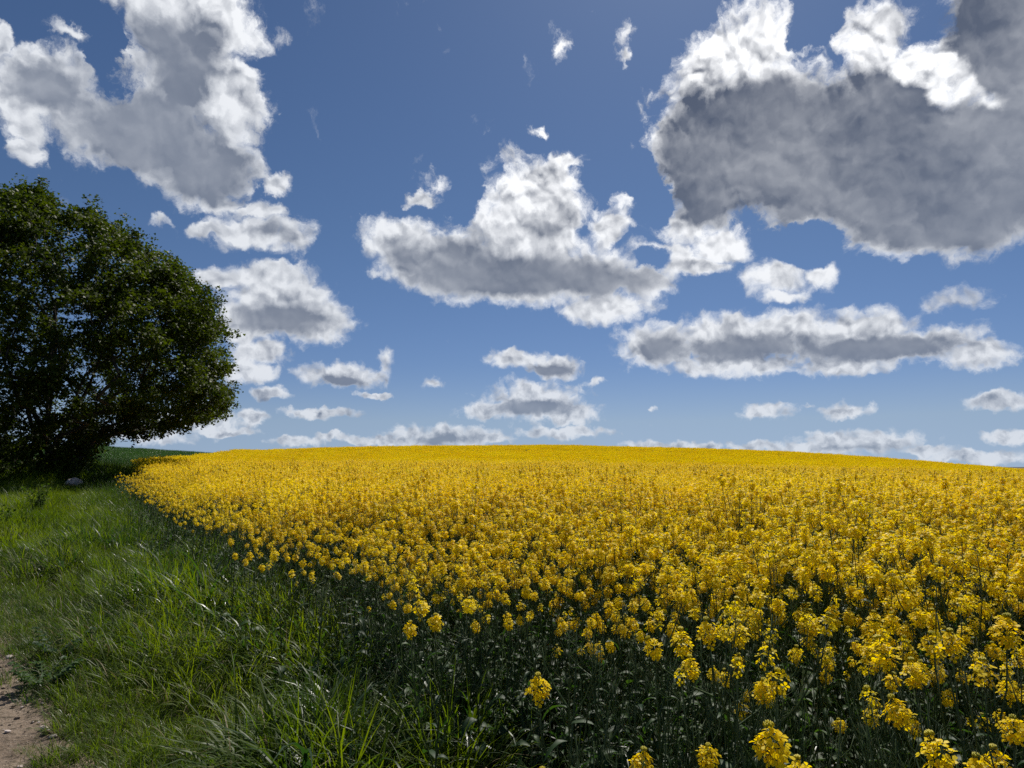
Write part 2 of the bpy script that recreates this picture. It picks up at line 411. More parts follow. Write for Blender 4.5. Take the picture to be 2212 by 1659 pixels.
for y in ys:
    x1 = path_x(y) + .10*math.sin(y*2.3) + .06*math.sin(y*5.1+1)
    wdt = 2.3
    for i in range(NX):
        x = x1 - wdt*i/(NX-1)*1.35
        q = i/(NX-1)
        lift = .012 + .010*math.sin(x*7)*math.sin(y*6) - .02*math.exp(-((q-.35)/.12)**2)*0.5
        if i in (0, NX-1): lift = -.03
        vs.append((x, y, H(x, y) + lift))
mb = MB(); mb.add(vs, [(j*NX+i, (j+1)*NX+i, (j+1)*NX+i+1, j*NX+i+1) for j in range(len(ys)-1) for i in range(NX-1)])
p_ = obj('path', mb.mesh('path', [M['dirt']], True)); tag(p_, kind='structure')

# ------------------------------------------------------------------ scattering a mass over points
def variant_collection(name, meshes):
    c = bpy.data.collections.new(name)
    for i, me in enumerate(meshes):
        o = bpy.data.objects.new('%s_%02d' % (name, i), me); c.objects.link(o)
    return c
def scatter(name, pts, idx, rotz, scl, tilt, coll, kind='stuff', label=None, cat=None, group=None):
    me = bpy.data.meshes.new(name); n = len(pts)
    me.vertices.add(n); me.vertices.foreach_set('co', np.asarray(pts, np.float32).ravel())
    a = me.attributes.new('idx', 'INT', 'POINT'); a.data.foreach_set('value', np.asarray(idx, np.int32))
    rot = np.stack([tilt[0], tilt[1], rotz], -1).astype(np.float32)
    a = me.attributes.new('rot', 'FLOAT_VECTOR', 'POINT'); a.data.foreach_set('vector', rot.ravel())
    a = me.attributes.new('scl', 'FLOAT', 'POINT'); a.data.foreach_set('value', np.asarray(scl, np.float32))
    o = obj(name, me); tag(o, label, cat, group, kind)
    ng = bpy.data.node_groups.new(name+'_scatter', 'GeometryNodeTree')
    ng.interface.new_socket('Geometry', in_out='INPUT', socket_type='NodeSocketGeometry')
    ng.interface.new_socket('Geometry', in_out='OUTPUT', socket_type='NodeSocketGeometry')
    N = ng.nodes; L = ng.links
    gi = N.new('NodeGroupInput'); go = N.new('NodeGroupOutput')
    ci = N.new('GeometryNodeCollectionInfo'); ci.inputs['Collection'].default_value = coll
    ci.inputs['Separate Children'].default_value = True; ci.inputs['Reset Children'].default_value = True
    ip = N.new('GeometryNodeInstanceOnPoints'); ip.inputs['Pick Instance'].default_value = True
    def attr(nm, typ):
        q = N.new('GeometryNodeInputNamedAttribute'); q.data_type = typ; q.inputs['Name'].default_value = nm; return q.outputs['Attribute']
    L.new(gi.outputs[0], ip.inputs['Points']); L.new(ci.outputs[0], ip.inputs['Instance'])
    L.new(attr('idx', 'INT'), ip.inputs['Instance Index']); L.new(attr('rot', 'FLOAT_VECTOR'), ip.inputs['Rotation'])
    L.new(attr('scl', 'FLOAT'), ip.inputs['Scale']); L.new(ip.outputs[0], go.inputs[0])
    md = o.modifiers.new('scatter', 'NODES'); md.node_group = ng
    return o

# ------------------------------------------------------------------ rapeseed
U = random.uniform
def petal_flower(mb, c, nrm, size, mi=0):
    """four rounded petals in a cross"""
    n = Vector(nrm).normalized(); a = n.orthogonal().normalized(); b = n.cross(a)
    th = U(0, 6.28)
    for k in range(4):
        q = th + k*math.pi/2 + U(-.15, .15)
        d = a*math.cos(q) + b*math.sin(q); s_ = n.cross(d)
        cup = U(.05, .55); L_ = size*U(.85, 1.15)
        p0 = c + d*.0015
        v = [p0, c + d*L_*.55 + s_*L_*.34 + n*L_*cup*.45, c + d*L_*.95 + s_*L_*.26 + n*L_*cup*.5,
             c + d*L_*.95 - s_*L_*.26 + n*L_*cup*.5, c + d*L_*.55 - s_*L_*.34 + n*L_*cup*.45]
        mb.add([tuple(x) for x in v], [(0, 1, 2, 3, 4)], mi)
def raceme(n, L_, rad, fsize, lod=0):
    """flower head: open flowers round the stem, buds at the tip. materials 0 petal 1 bud 2 stem"""
    mb = MB()
    for i in range(n):
        t = (i+U(0, .9))/n
        q = i*2.4 + U(-.3, .3)
        r = rad*(math.sin(min(1, t*1.25+.12)*math.pi*.5)) * (1 - .62*max(0, t-.55)/.45) * U(.75, 1.15)
        z = L_*(t - .1) + U(-.008, .008)
        c = Vector((math.cos(q)*r, math.sin(q)*r, z))
        nrm = Vector((math.cos(q), math.sin(q), (.35 + t*1.2) if lod < 2 else .15+t*.4)).normalized() + Vector((U(-.4, .4), U(-.4, .4), U(-.3, .5)))
        if lod == 0:
            petal_flower(mb, c, nrm, fsize)
            mb.tube([(0, 0, z-.018), tuple(c)], [.0007, .0006], 3, 2)
        else:
            nn = nrm.normalized(); a = nn.orthogonal().normalized(); b = nn.cross(a); s_ = fsize*U(.8, 1.2)
            q2 = U(0, 6.28); a, b = a*math.cos(q2)+b*math.sin(q2), b*math.cos(q2)-a*math.sin(q2)
            if lod == 1:
                for (e, f) in ((a, b), (b, a)):
                    mb.add([tuple(c+e*s_+f*s_*.3), tuple(c+e*s_-f*s_*.3), tuple(c-e*s_-f*s_*.3+nn*s_*.3), tuple(c-e*s_+f*s_*.3+nn*s_*.3)], [(0, 1, 2, 3)])
            else:
                mb.add([tuple(c+a*s_), tuple(c+b*s_*.8), tuple(c-a*s_), tuple(c-b*s_*.8)], [(0, 1, 2, 3)])
    if lod < 2:
        for i in range(14 if lod == 0 else 0):
            q = i*2.4; r = .0075*math.sqrt((i+.5)/14)
            c = Vector((math.cos(q)*r, math.sin(q)*r, L_*1.0 + .008 - r*.5)); s_ = .0027
            mb.add([tuple(c+Vector(d)*s_) for d in ((1,0,0),(0,1,0),(-1,0,0),(0,-1,0),(0,0,2),(0,0,-1.4))],
                   [(0,1,4),(1,2,4),(2,3,4),(3,0,4),(1,0,5),(2,1,5),(3,2,5),(0,3,5)], 1)
    return mb
def rape_leaf(mb, base, q, L_, w_, droop, mi=0, wav=.25):
    d = np.array([math.cos(q), math.sin(q), 0.]); s_ = np.array([-math.sin(q), math.cos(q), 0.])
    pts = []; ws = []; n = 6
    for i in range(n+1):
        t = i/n
        pts.append(np.array(base) + d*L_*t*(1-.15*t) + np.array([0, 0, L_*(.35*t - droop*t*t)]))
        ws.append(w_*(.25 + 1.1*math.sin(min(1, t*1.05)*math.pi)**.8*.8)*(1 if t < .99 else .1)*(1+U(-wav, wav)))
    ws[-1] = w_*.08
    mb.ribbon(pts, ws, s_ + np.array([0, 0, U(-.3, .3)]), mi, fold=.22)
def plant(Hh, nb, lod=0, bare=False, nfl=24, droopy=0.):
    """returns stem MB, foliage MB, list of (head MB, position, tilt)"""
    st, fo, heads = MB(), MB(), []
    lean = Vector((U(-.10, .10), U(-.10, .10), 0))
    def axis(t): return Vector((lean.x*Hh*t*t, lean.y*Hh*t*t, Hh*t))
    n = 7 if lod == 0 else 3
    st.tube([tuple(axis(i/n)) for i in range(n+1)], [.0062*(1-.78*i/n) for i in range(n+1)], 5 if lod == 0 else 3, 0)
    heads.append((axis(1), Vector((lean.x, lean.y, 1))))
    q0 = U(0, 6.28)
    for b in range(nb):
        t0 = .38 + .46*b/max(1, nb) + U(-.03, .03); q = q0 + b*2.4 + U(-.3, .3)
        p0 = axis(t0); top = Hh*(.84 + .15*U(0, 1)) - (.07 if b < 2 else 0)
        h_ = max(.12, top-p0.z); sp = U(.10, .22)*(1.2-t0*.5)
        p3 = p0 + Vector((math.cos(q)*sp, math.sin(q)*sp, h_))
        p1 = p0 + Vector((math.cos(q)*sp*.55, math.sin(q)*sp*.55, h_*.35)); p2 = p0 + Vector((math.cos(q)*sp*.9, math.sin(q)*sp*.9, h_*.7))
        st.tube([tuple(p0), tuple(p1), tuple(p2), tuple(p3)] if lod == 0 else [tuple(p0), tuple(p1), tuple(p3)],
                [.0033, .0028, .0022, .0016] if lod == 0 else [.003, .0026, .0016], 4 if lod == 0 else 3, 0)
        heads.append((p3, (p3-p2).normalized()))
        rape_leaf(fo, tuple(p0), q + U(-.2, .2), U(.06, .11), U(.014, .024), U(.3, .8))
    nl = 8 if lod == 0 else 4
    for i in range(nl):
        t = .06 + .42*i/nl
        rape_leaf(fo, tuple(axis(t)), i*2.4+q0+U(-.4, .4), U(.13, .26)*(1.15-t), U(.045, .085)*(1.15-t), U(.35, 1.0))
    # narrow pods and spent flower stalks under the heads
    if lod == 0:
        for (p, d) in heads:
            for i in range(7):
                q = U(0, 6.28); z = -U(.015, .10)
                a = p + d*z; b_ = a + Vector((math.cos(q)*.022, math.sin(q)*.022, .014)); c_ = b_ + Vector((math.cos(q)*.012, math.sin(q)*.012, .026))
                st.tube([tuple(a), tuple(b_), tuple(c_)], [.0006, .0008, .0004], 3, 0)
    return st, fo, heads
def head_rot(d):
    return Vector(d).to_track_quat('Z', 'Y').to_matrix().to_4x4()

HEADS0 = [raceme(random.choice([12, 18, 24, 32]), U(.036, .064), U(.025, .037), .0122, 0) for _ in range(8)]
HEADS0 += [raceme(6, .03, .018, .011, 0) for _ in range(1)]
HEAD_ME = [h.mesh('flower_head', [M['petal'], M['bud'], M['stem']]) for h in HEADS0]
PL = []
for i in range(12):
    st, fo, hs = plant(U(1.12, 1.25), random.choice([5, 6, 7, 8]), 0)
    hl = [(random.choice(range(8)) if U(0, 1) > .08 else 8, Matrix.Translation(p) @ head_rot(d) @ Matrix.Rotation(U(0, 6), 4, 'Z') @ Matrix.Scale(U(.85, 1.15)*(1.15 if j == 0 else 1), 4)) for j, (p, d) in enumerate(hs)]
    PL.append((st, fo, hl, st.mesh('stem', [M['stem']]), fo.mesh('foliage', [M['rleaf']], True)))
def merged(i):
    st, fo, hl = PL[i][:3]; mb = MB()
    mb.merge(st, None, {0: 2}); mb.merge(fo, None, {0: 3})
    for (k_, m4) in hl: mb.merge(HEADS0[k_], m4)
    return mb.mesh('rape', [M['petal'], M['bud'], M['stem'], M['rleaf']])
near_me = [merged(i) for i in range(12)]
H1 = [raceme(13, .060, .036, .0118, 1) for _ in range(6)]
H2 = [raceme(7, .08, .032, .025, 2) for _ in range(6)]
def clump_mid():
    mb = MB()
    for k_ in range(7):
        st, fo, hs = plant(U(1.05, 1.25), random.choice([4, 5, 6]), 1)
        T = Matrix.Translation((U(-.32, .32), U(-.32, .32), 0)) @ Matrix.Rotation(U(0, 6.3), 4, 'Z')
        mb.merge(st, T, {0: 2}); mb.merge(fo, T, {0: 3})
        for (p, d) in hs: mb.merge(random.choice(H1), T @ Matrix.Translation(p) @ head_rot(d) @ Matrix.Scale(U(.8, 1.15), 4))
    return mb.mesh('rape', [M['petal'], M['bud'], M['stem'], M['rleaf']])
def clump_far(rad, nh):
    mb = MB()
    for k_ in range(nh):
        q = U(0, 6.3); r = rad*math.sqrt(U(0, 1)); x, y = r*math.cos(q), r*math.sin(q)
        z = 1.16 - abs(random.gauss(0, .10)) + (.10 if U(0, 1) < .06 else 0)
        mb.merge(random.choice(H2), Matrix.Translation((x, y, z-.06)) @ Matrix.Rotation(U(0, 6), 4, 'Z') @ Matrix.Scale(U(.8, 1.2), 4))
        if k_ % 2 == 0: mb.ribbon([(x, y, .45), (x+U(-.05, .05), y, .8), (x, y, z-.04)], [.02, .012, .006], (1, U(-1, 1), 0), 2)
        if k_ % 2 == 0: rape_leaf(mb, (x+.03, y, U(.4, 1.0)), U(0, 6.3), U(.15, .3), U(.05, .1), U(.3, .8), 3)
    return mb.mesh('rape', [M['petal'], M['bud'], M['stem'], M['rleaf']])
mid_me = [clump_mid() for _ in range(8)]
far_me = [clump_far(.75, 68) for _ in range(6)]

def jgrid(x0, x1, y0, y1, s_):
    nx, ny = int((x1-x0)/s_)+1, int((y1-y0)/s_)+1
    X, Y = np.meshgrid(x0+np.arange(nx)*s_, y0+np.arange(ny)*s_)
    X = X + rng.uniform(-.48, .48, X.shape)*s_; Y = Y + rng.uniform(-.48, .48, Y.shape)*s_
    return X.ravel(), Y.ravel()
def smooth(t): t = np.clip(t, 0, 1); return t*t*(3-2*t)
def canopy_scale(x, y):
    e = (x-edge_x(y))*.82 + .18*np.sin(y*1.9+x) + .12*np.sin(y*4.3)
    return .84 + .18*smooth(e/.7), e
# the single plants nearest the camera
X, Y = jgrid(-8, 9, -1.0, 10.5, .196)
r = np.hypot(X, Y); A = np.arctan2(X, Y); cs, e = canopy_scale(X, Y)
k_ = (e > -.05) & (r < 9.2) & (r > 1.28) & (A < R(52)) & (Y > -.6) & (X > edge_x(Y)-.05)
X, Y, r, A, cs = X[k_], Y[k_], r[k_], A[k_], cs[k_]
order = np.argsort(r + 100*((A > R(40)) | (A < R(-36)) | (Y < .9)))
X, Y, r, A, cs = X[order], Y[order], r[order], A[order], cs[order]
hero = [(840,705,1.42,'rapeseed plant whose big rounded flower head hangs lowest at the front right',3,1.3),
        (772,603,1.95,'rapeseed plant with the widest full head above the dark stems right of centre',4,1.2),
        (708,604,2.1,'rapeseed plant with a full yellow head left of the widest head at the front',1,1.1),
        (963,652,1.6,'tall rapeseed plant with a dense yellow head close to the right rim of the photo',6,1.25),
        (935,598,1.85,'rapeseed plant with a broad head above the dense head near the right rim',2,1.15),
        (569,612,2.15,'rapeseed plant leaning into the gap in the middle with a loose drooping head',5,1.1),
        (452,574,2.8,'rapeseed plant with a long ragged head reaching out over the grass margin',7,1.1),
        (610,689,1.85,'low rapeseed plant with a small lone head over the dark stems in the lower middle',8,.9),
        (575,724,1.72,'lowest small rapeseed plant with a single yellow tuft just above the bending grass',9,.8),
        (655,664,1.9,'short rapeseed plant with a small yellow head right of the two lone low tufts',10,.9),
        (985,722,1.36,'rapeseed plant with an open ring of separate flowers in the lower right corner',11,1.1)]
PLAIN = 'branching rapeseed plant with yellow flower heads in the crowded near edge of the crop'
GRP = 'rapeseed plants at the near edge of the field'
def place_plant(x, y, s_, rz, v, label, group=GRP, tilt=(0, 0), nh=99):
    o = empty('rapeseed_plant', (x, y, H(x, y)-.02), rz); o.rotation_euler = (tilt[0], tilt[1], rz); o.scale = (s_, s_, s_)
    tag(o, label, 'rapeseed plant', group)
    st, fo, hl, sm, fm = PL[v]
    obj('stem', sm, o); obj('foliage', fm, o)
    for (q, m4) in hl[:nh]:
        h_ = obj('flower_head', HEAD_ME[q], o); h_.matrix_local = m4
    return o
for (px, py, dist, lab, v, big) in hero:
    d = pix_dir(px, py); p = Vector((0, 0, EYE)) + d*(dist/d.y)
    hl = PL[v][2]; tip = hl[0][1].translation
    s_ = (p.z - H(p.x, p.y) + .02)/(tip.z + .03)
    rz = U(0, 6.28); off_ = Matrix.Rotation(rz, 3, 'Z') @ (tip*s_)
    o = place_plant(p.x-off_.x, p.y-off_.y, s_, rz, v, lab, nh=2 if lab.startswith(('low', 'short')) or 'leaning' in lab else 99)
    h0 = [c for c in o.children if c.name.startswith('flower_head')][0]
    h0.matrix_local = h0.matrix_local @ Matrix.Scale(big, 4)
NI = 300 - len(hero)
nz = lambda n, a: rng.normal(0, a, n)
for i in range(NI):
    place_plant(float(X[i]), float(Y[i]), float(cs[i]*rng.uniform(.82, 1.08)), U(0, 6.28), i % 12, PLAIN, tilt=(random.gauss(0, .07), random.gauss(0, .07)))
pts, idx, rz, scl = [], [], [], []
def push(x, y, i0, n, s_, dz=0.):
    pts.append(np.stack([x, y, hgt(x, y)+dz], -1)); idx.append(rng.integers(i0, i0+n, len(x))); rz.append(rng.uniform(0, 6.28, len(x))); scl.append(s_)
push(X[NI:], Y[NI:], 0, 12, cs[NI:]*rng.uniform(.88, 1.08, len(X)-NI), -.02)
XX, YY = jgrid(-1.2, 4.2, .8, 5.5, .22); ee = (XX-edge_x(YY))
k_ = (ee < 0) & (ee > np.where(YY > 2.6, -1.0, -1.9)) & (np.hypot(XX, YY) > 1.35) & (XX > np.where(YY < 3.2, .25, -9)) & (rng.uniform(0, 1, len(XX)) < .95)
XX, YY = XX[k_], YY[k_]
y3 = np.concatenate([np.arange(1.6, 3.6, .16), np.repeat(np.arange(3.6, 24, .17), 2)]); e3 = -rng.exponential(.26, len(y3)); x3 = edge_x(y3) + np.maximum(e3, np.where(y3 > 9, -.7, -1.1)); q3 = np.hypot(x3, y3) > 2.0
push(x3[q3], y3[q3], 0, 12, rng.uniform(.70, .95, q3.sum()), -.02)
push(XX, YY, 31, 6, rng.uniform(.62, .95, len(XX)), -.02)
# middle distance
X, Y = jgrid(-30, 36, -2, 46, .46)
r = np.hypot(X, Y); A = np.arctan2(X, Y); cs, e = canopy_scale(X, Y)
k_ = (e > .22) & (r >= 8.8) & (r < 44) & (A < R(43)) & (A > R(-45)) & ((Y < 35) | (X > edge_x(Y)+.2))
X, Y, cs = X[k_], Y[k_], cs[k_]
push(X, Y, 12, 8, cs*rng.uniform(.90, 1.08, len(X))*np.where(rng.uniform(0, 1, len(X)) < .07, 1.10, 1), -.02)
X, Y = jgrid(-14, 26, 3, 34, 1.05); k_ = (X > edge_x(Y)+.8) & (np.arctan2(X, Y) < R(42)); push(X[k_], Y[k_], 0, 12, rng.uniform(1.08, 1.25, k_.sum()), -.02)
# far slope
X, Y = jgrid(-50, 105, 30, 138, .92)
r = np.hypot(X, Y); A = np.arctan2(X, Y)
k_ = (X > edge_x(Y)+.6) & (r >= 43.3) & (r < 134) & (A < R(42)) & (A > R(-30))
X, Y = X[k_], Y[k_]
push(X, Y, 20, 6, rng.uniform(.95, 1.04, len(X)), -.02)
# flowerless leafy plants along the foot of the crop
def clump_bare():
    mb = MB()
    for k2 in range(9):
        q = U(0, 6.3); r2 = .26*math.sqrt(U(0, 1)); x, y = r2*math.cos(q), r2*math.sin(q); hh = U(.3, .75)
        mb.tube([(x, y, 0), (x+U(-.05, .05), y+U(-.05, .05), hh)], [.004, .002], 3, 2)
        for j in range(6): rape_leaf(mb, (x, y, hh*(j+.7)/6.2), U(0, 6.3), U(.06, .14), U(.012, .034), U(.3, .9), 3)
    return mb.mesh('rape', [M['petal'], M['bud'], M['stem'], M['rleaf']])
bare_me = [clump_bare() for _ in range(5)]
def stalky(i):
    st, fo, hl = PL[i][:3]; mb = MB(); mb.merge(st, None, {0: 2}); mb.merge(fo, None, {0: 3})
    if i == 0: mb.merge(HEADS0[8], hl[0][1])
    return mb.mesh('rape', [M['petal'], M['bud'], M['stem'], M['rleaf']])
bare_me += [stalky(i) for i in range(6)]
ys = np.repeat(np.arange(.9, 36, .22), 4); xs = edge_x(ys) + rng.uniform(-.75, .6, len(ys))*np.clip(.35+ys/14, 0, 1.1)
ys = ys + rng.uniform(-.2, .2, len(ys)); k_ = np.hypot(xs, ys) > 1.3
push(xs[k_], ys[k_], 26, 5, rng.uniform(.6, 1.05, k_.sum()))
P_ = np.concatenate(pts); n_ = len(P_)
scatter('rapeseed_crop', P_, np.concatenate(idx), np.concatenate(rz), np.concatenate(scl), (nz(n_, .05), nz(n_, .05)),
        variant_collection('rape', near_me+mid_me+far_me+bare_me), label='dense field of yellow rapeseed in full bloom running up to the crest', cat='rapeseed crop')

# ------------------------------------------------------------------ grass
def blade(mb, x, y, L_, w_, lean, q, curl, mi=0, n=5):
    d = np.array([math.cos(q), math.sin(q), 0.]); s_ = np.array([-math.sin(q), math.cos(q), 0.])
    pts = [np.array([x, y, -.02])]; ang = lean; ws = [w_*.75]
    for i in range(n):
        t = (i+1)/n
        ang2 = lean + curl*t**1.7
        pts.append(pts[-1] + (d*math.sin(ang2) + np.array([0, 0, math.cos(ang2)]))*L_/n)
        ws.append(w_*(1.0 if t < .5 else max(.06, 1-((t-.5)/.5)**1.5)))
    tw = U(-.5, .5)
    mb.ribbon(pts, ws, s_*math.cos(tw) + d*math.sin(tw), mi)
def tuft(nb, rad, L0, L1, w0, w1, curl, mats, lean=.35, stalks=0, n=5):
    mb = MB()
    for i in range(nb):
        q = U(0, 6.28); r_ = rad*math.sqrt(U(0, 1)); x, y = r_*math.cos(q), r_*math.sin(q)
        blade(mb, x, y, U(L0, L1), U(w0, w1), U(0, lean), q+U(-1.2, 1.2), U(*curl), random.choice(range(len(mats))) if U(0, 1) < .15 else 0, n)
    for i in range(stalks):
        x, y = U(-rad, rad), U(-rad, rad); h_ = L1*U(1.0, 1.35)
        mb.tube([(x, y, 0), (x+.02, y, h_*.6), (x+U(.03, .08), y+U(-.04, .04), h_)], [.0012, .001, .0008], 3, 0)
        for j in range(9):
            z = h_*(.82+.02*j); mb.ribbon([(x+.045, y, z), (x+.045+U(-.02, .02), y+U(-.02, .02), z+.02)], [.004, .001], (1, U(-1, 1), 0), len(mats)-1)
    return mb.mesh('grass', mats)
G_, GB, GR, ST = M['grass'], M['grass_broad'], M['grass_bright'], M['straw']
gm = []
gm += [tuft(46, .13, .28, .56, .004, .0088, (.7, 2.5), [G_, GR, ST], .45, 0, 6) for _ in range(6)]      # 0-5 long
gm += [tuft(34, .13, .32, .62, .008, .015, (1.2, 2.7), [GB, G_], .35, 0, 7) for _ in range(6)]          # 6-11 broad, arching over
gm += [tuft(60, .12, .08, .22, .0028, .006, (.3, 1.9), [G_, GB, ST], .8, 0, 4) for _ in range(6)]       # 12-17 short
gm += [tuft(46, .12, .30, .55, .004, .009, (.2, 1.6), [GR, G_], .25, 0, 5) for _ in range(6)]           # 18-23 bright, upright
gm += [tuft(22, .12, .10, .30, .0015, .004, (.2, 1.2), [ST, G_], 1.35, 0, 4) for _ in range(4)]         # 24-27 dry litter
gm += [tuft(110, .34, .30, .58, .008, .014, (.3, 1.8), [G_, GB], .35, 2, 3) for _ in range(4)]         # 28-31 far patch
gm += [tuft(110, .34, .28, .52, .008, .014, (.2, 1.4), [GR, G_], .3, 1, 3) for _ in range(4)]          # 32-35 far bright patch
def leafy():
    mb = MB()
    for i in range(14): rape_leaf(mb, (U(-.03, .03), U(-.03, .03), 0), U(0, 6.3), U(.05, .14), U(.02, .045), U(.1, .6), 1)
    return mb.mesh('grass', [G_, GB])
gm += [leafy() for _ in range(4)]                                                                       # 36-39 low broad leaves
gcoll = variant_collection('grass', gm)
pts, idx, rz, scl = [], [], [], []
X, Y = jgrid(-9, 3, -.6, 12.5, .105)
r = np.hypot(X, Y); A = np.arctan2(X, Y)
u = (X-path_x(Y))/(edge_x(Y)-path_x(Y))
k_ = (u > -.02) & (X < edge_x(Y)+.55) & (r > 1.5) & (A > R(-48)) & (A < R(42))
X, Y, u = X[k_], Y[k_], u[k_]
pn = .5+.5*np.sin(X*1.7+2*np.sin(Y*.9))*np.sin(Y*1.3+X*.8+1)            # patches
v = rng.uniform(0, 1, len(X)) + (pn-.5)*.5
kind_ = np.where(u < .15, 12, np.where(u < .30, np.where(v < .55, 12, 0), np.where(u < .62, np.where(v < .50, 0, np.where(v < .85, 18, 6)), np.where(v < .60, 6, np.where(v < .85, 0, 18)))))
vv = rng.uniform(0, 1, len(X)); kind_ = np.where((vv < .05), 24, np.where((vv > .95) & (u < .6), 36, kind_))
keep = (rng.uniform(0, 1, len(X)) < np.where(kind_ == 12, .95, .50))
X, Y, u, kind_, pn = X[keep], Y[keep], u[keep], kind_[keep], pn[keep]
nv = np.where(kind_ == 24, 4, np.where(kind_ == 36, 4, 6))
s_ = rng.uniform(.75, 1.15, len(X))*(.60+.85*pn)*np.where(u < .10, .85, 1.0)
pts.append(np.stack([X, Y, hgt(X, Y)+.0], -1)); idx.append(kind_ + (rng.integers(0, 1000, len(X)) % nv)); rz.append(rng.uniform(0, 6.28, len(X))); scl.append(s_)
# sparse short grass and litter on the path
X, Y = jgrid(-14, 1.5, 1.0, 16, .13)
d_ = path_x(Y)-X
pn = .5+.5*np.sin(X*2.3+Y*1.1)*np.sin(Y*2.9-X*.7)
pr = np.where(Y > 7.0, .95, np.where(d_ < .30+.22*np.sin(Y*5), .85, .06+.30*(pn > .75)+.5*smooth((Y-5.2)/1.8)))
pr = np.where(d_ > 2.2, .9, pr)
k_ = (d_ > 0) & (rng.uniform(0, 1, len(X)) < pr) & (np.arctan2(X, Y) > R(-55)); X, Y = X[k_], Y[k_]
q = rng.uniform(0, 1, len(X))
pts.append(np.stack([X, Y, hgt(X, Y)+.015], -1)); idx.append(np.where(q < .72, rng.integers(12, 18, len(X)), rng.integers(24, 28, len(X)))); rz.append(rng.uniform(0, 6.28, len(X))); scl.append(rng.uniform(.35, .95, len(X)))
X, Y = jgrid(-9, 1.5, .5, 11, .06); d_ = X-path_x(Y)
k_ = (d_ > -.22+.16*np.sin(Y*6)+.1*np.sin(Y*15)) & (d_ < .55) & (rng.uniform(0, 1, len(X)) < np.where(d_ < .05, .35, .6)); X, Y, d_ = X[k_], Y[k_], d_[k_]
pts.append(np.stack([X, Y, hgt(X, Y)+.01], -1)); idx.append(np.where(rng.uniform(0, 1, len(X)) < .9, rng.integers(12, 18, len(X)), rng.integers(24, 28, len(X)))); rz.append(rng.uniform(0, 6.28, len(X))); scl.append(rng.uniform(.45, .95, len(X)))
# farther margin, up to and round the tree
X, Y = jgrid(-48, -2, 10, 44, .27)
A = np.arctan2(X, Y)
k_ = (X < edge_x(Y)+.3) & (A > R(-50)) & ((Y > 12.3) | (X < path_x(Y)-.1)); X, Y = X[k_], Y[k_]
q = rng.uniform(0, 1, len(X)); de = edge_x(Y)-X
br = smooth((de-1.0)/1.5)*smooth((8.5-de)/2)
ix = np.where(q < .12+.75*br, rng.integers(32, 36, len(X)), rng.integers(28, 32, len(X)))
pts.append(np.stack([X, Y, hgt(X, Y)], -1)); idx.append(ix); rz.append(rng.uniform(0, 6.28, len(X)))
scl.append(rng.uniform(.6, 1.15, len(X))*np.where(X < path_x(Y)+.8, .6, 1.)*(1+.75*smooth((Y-29.5)/2))*(.8+.4*np.sin(X*1.1+Y*.7)**2))
P_ = np.concatenate(pts); n_ = len(P_)
scatter('grass', P_, np.concatenate(idx), np.concatenate(rz), np.concatenate(scl), (nz(n_, .10), nz(n_, .10)), gcoll,
        label='long uncut grass of the margin between dirt path and rapeseed', cat='grass')

# green corn beyond the rapeseed's far corner
def corn():
    mb = MB()
    for i in range(120):
        q = U(0, 6.28); r_ = .62*math.sqrt(U(0, 1))
        blade(mb, r_*math.cos(q), r_*math.sin(q), U(.35, .62), U(.012, .02), U(0, .3), U(0, 6.28), U(.1, 1.2), 0, 3)
    return mb.mesh('corn', [M['wheat']])
X, Y = jgrid(-120, -14, 33, 130, .62)
r = np.hypot(X, Y); A = np.arctan2(X, Y)
k_ = (X < edge_x(Y)-.2) & (r < 134) & (A > R(-46)) & ((Y > 42) | ((X > -21.5) & (Y > 36.0)))
X, Y = X[k_], Y[k_]; n_ = len(X)
scatter('green_corn', np.stack([X, Y, hgt(X, Y)], -1), rng.integers(0, 5, n_), rng.uniform(0, 6.28, n_), rng.uniform(.85, 1.1, n_), (nz(n_, .04), nz(n_, .04)),
        variant_collection('corn', [corn() for _ in range(5)]), label='green field of young corn rising to the skyline behind the tree', cat='corn crop')

# ------------------------------------------------------------------ maple tree
TX, TY = -22.3, 33.0
TZ = H(TX, TY)
def env(h):            # crown half width at height h, from the photograph's outline
    return float(np.interp(h, [.3, 1.0, 2.0, 2.56, 3.05, 3.7, 4.3, 5.5, 7.5, 9.4, 10.9, 12.0, 12.7, 13.4, 14.0], [1.6, 1.9, 2.9, 4.2, 6.8, 9.0, 9.9, 10.0, 9.8, 9.1, 7.8, 6.2, 4.7, 2.9, .6]))
CX = -1.9              # crown axis leans a little from the trunk
ph = [U(0, 6.28) for _ in range(8)]
def lump(q, h):
    return 1 + .02*math.sin(3*q+ph[0]+h*.5) + .028*math.sin(5*q+ph[1]-h*.8) + .025*math.sin(9*q+ph[2]+h*1.7) + .03*math.sin(14*q+ph[3]+h*2.6)
targets = []
while len(targets) < 1900:
    h = U(.6, 14.4); e = env(h)
    if U(0, 11.4) > e + 1.5: continue
    q = U(0, 6.283); f = math.sqrt(U(.10, 1)) if U(0, 1) < .35 else U(.80, .97)
    rr = e*lump(q, h)*f
    hs = h if f > .75 else h*(.9)
    targets.append(Vector((CX*min(1, h/5) + rr*math.cos(q), rr*math.sin(q), hs)))
root = Vector((0, 0, 0))
nodes = [Vector((0, 0, -.3)), Vector((0, 0, .35)), Vector((-.03, .02, .8))]; par = [-1, 0, 1]
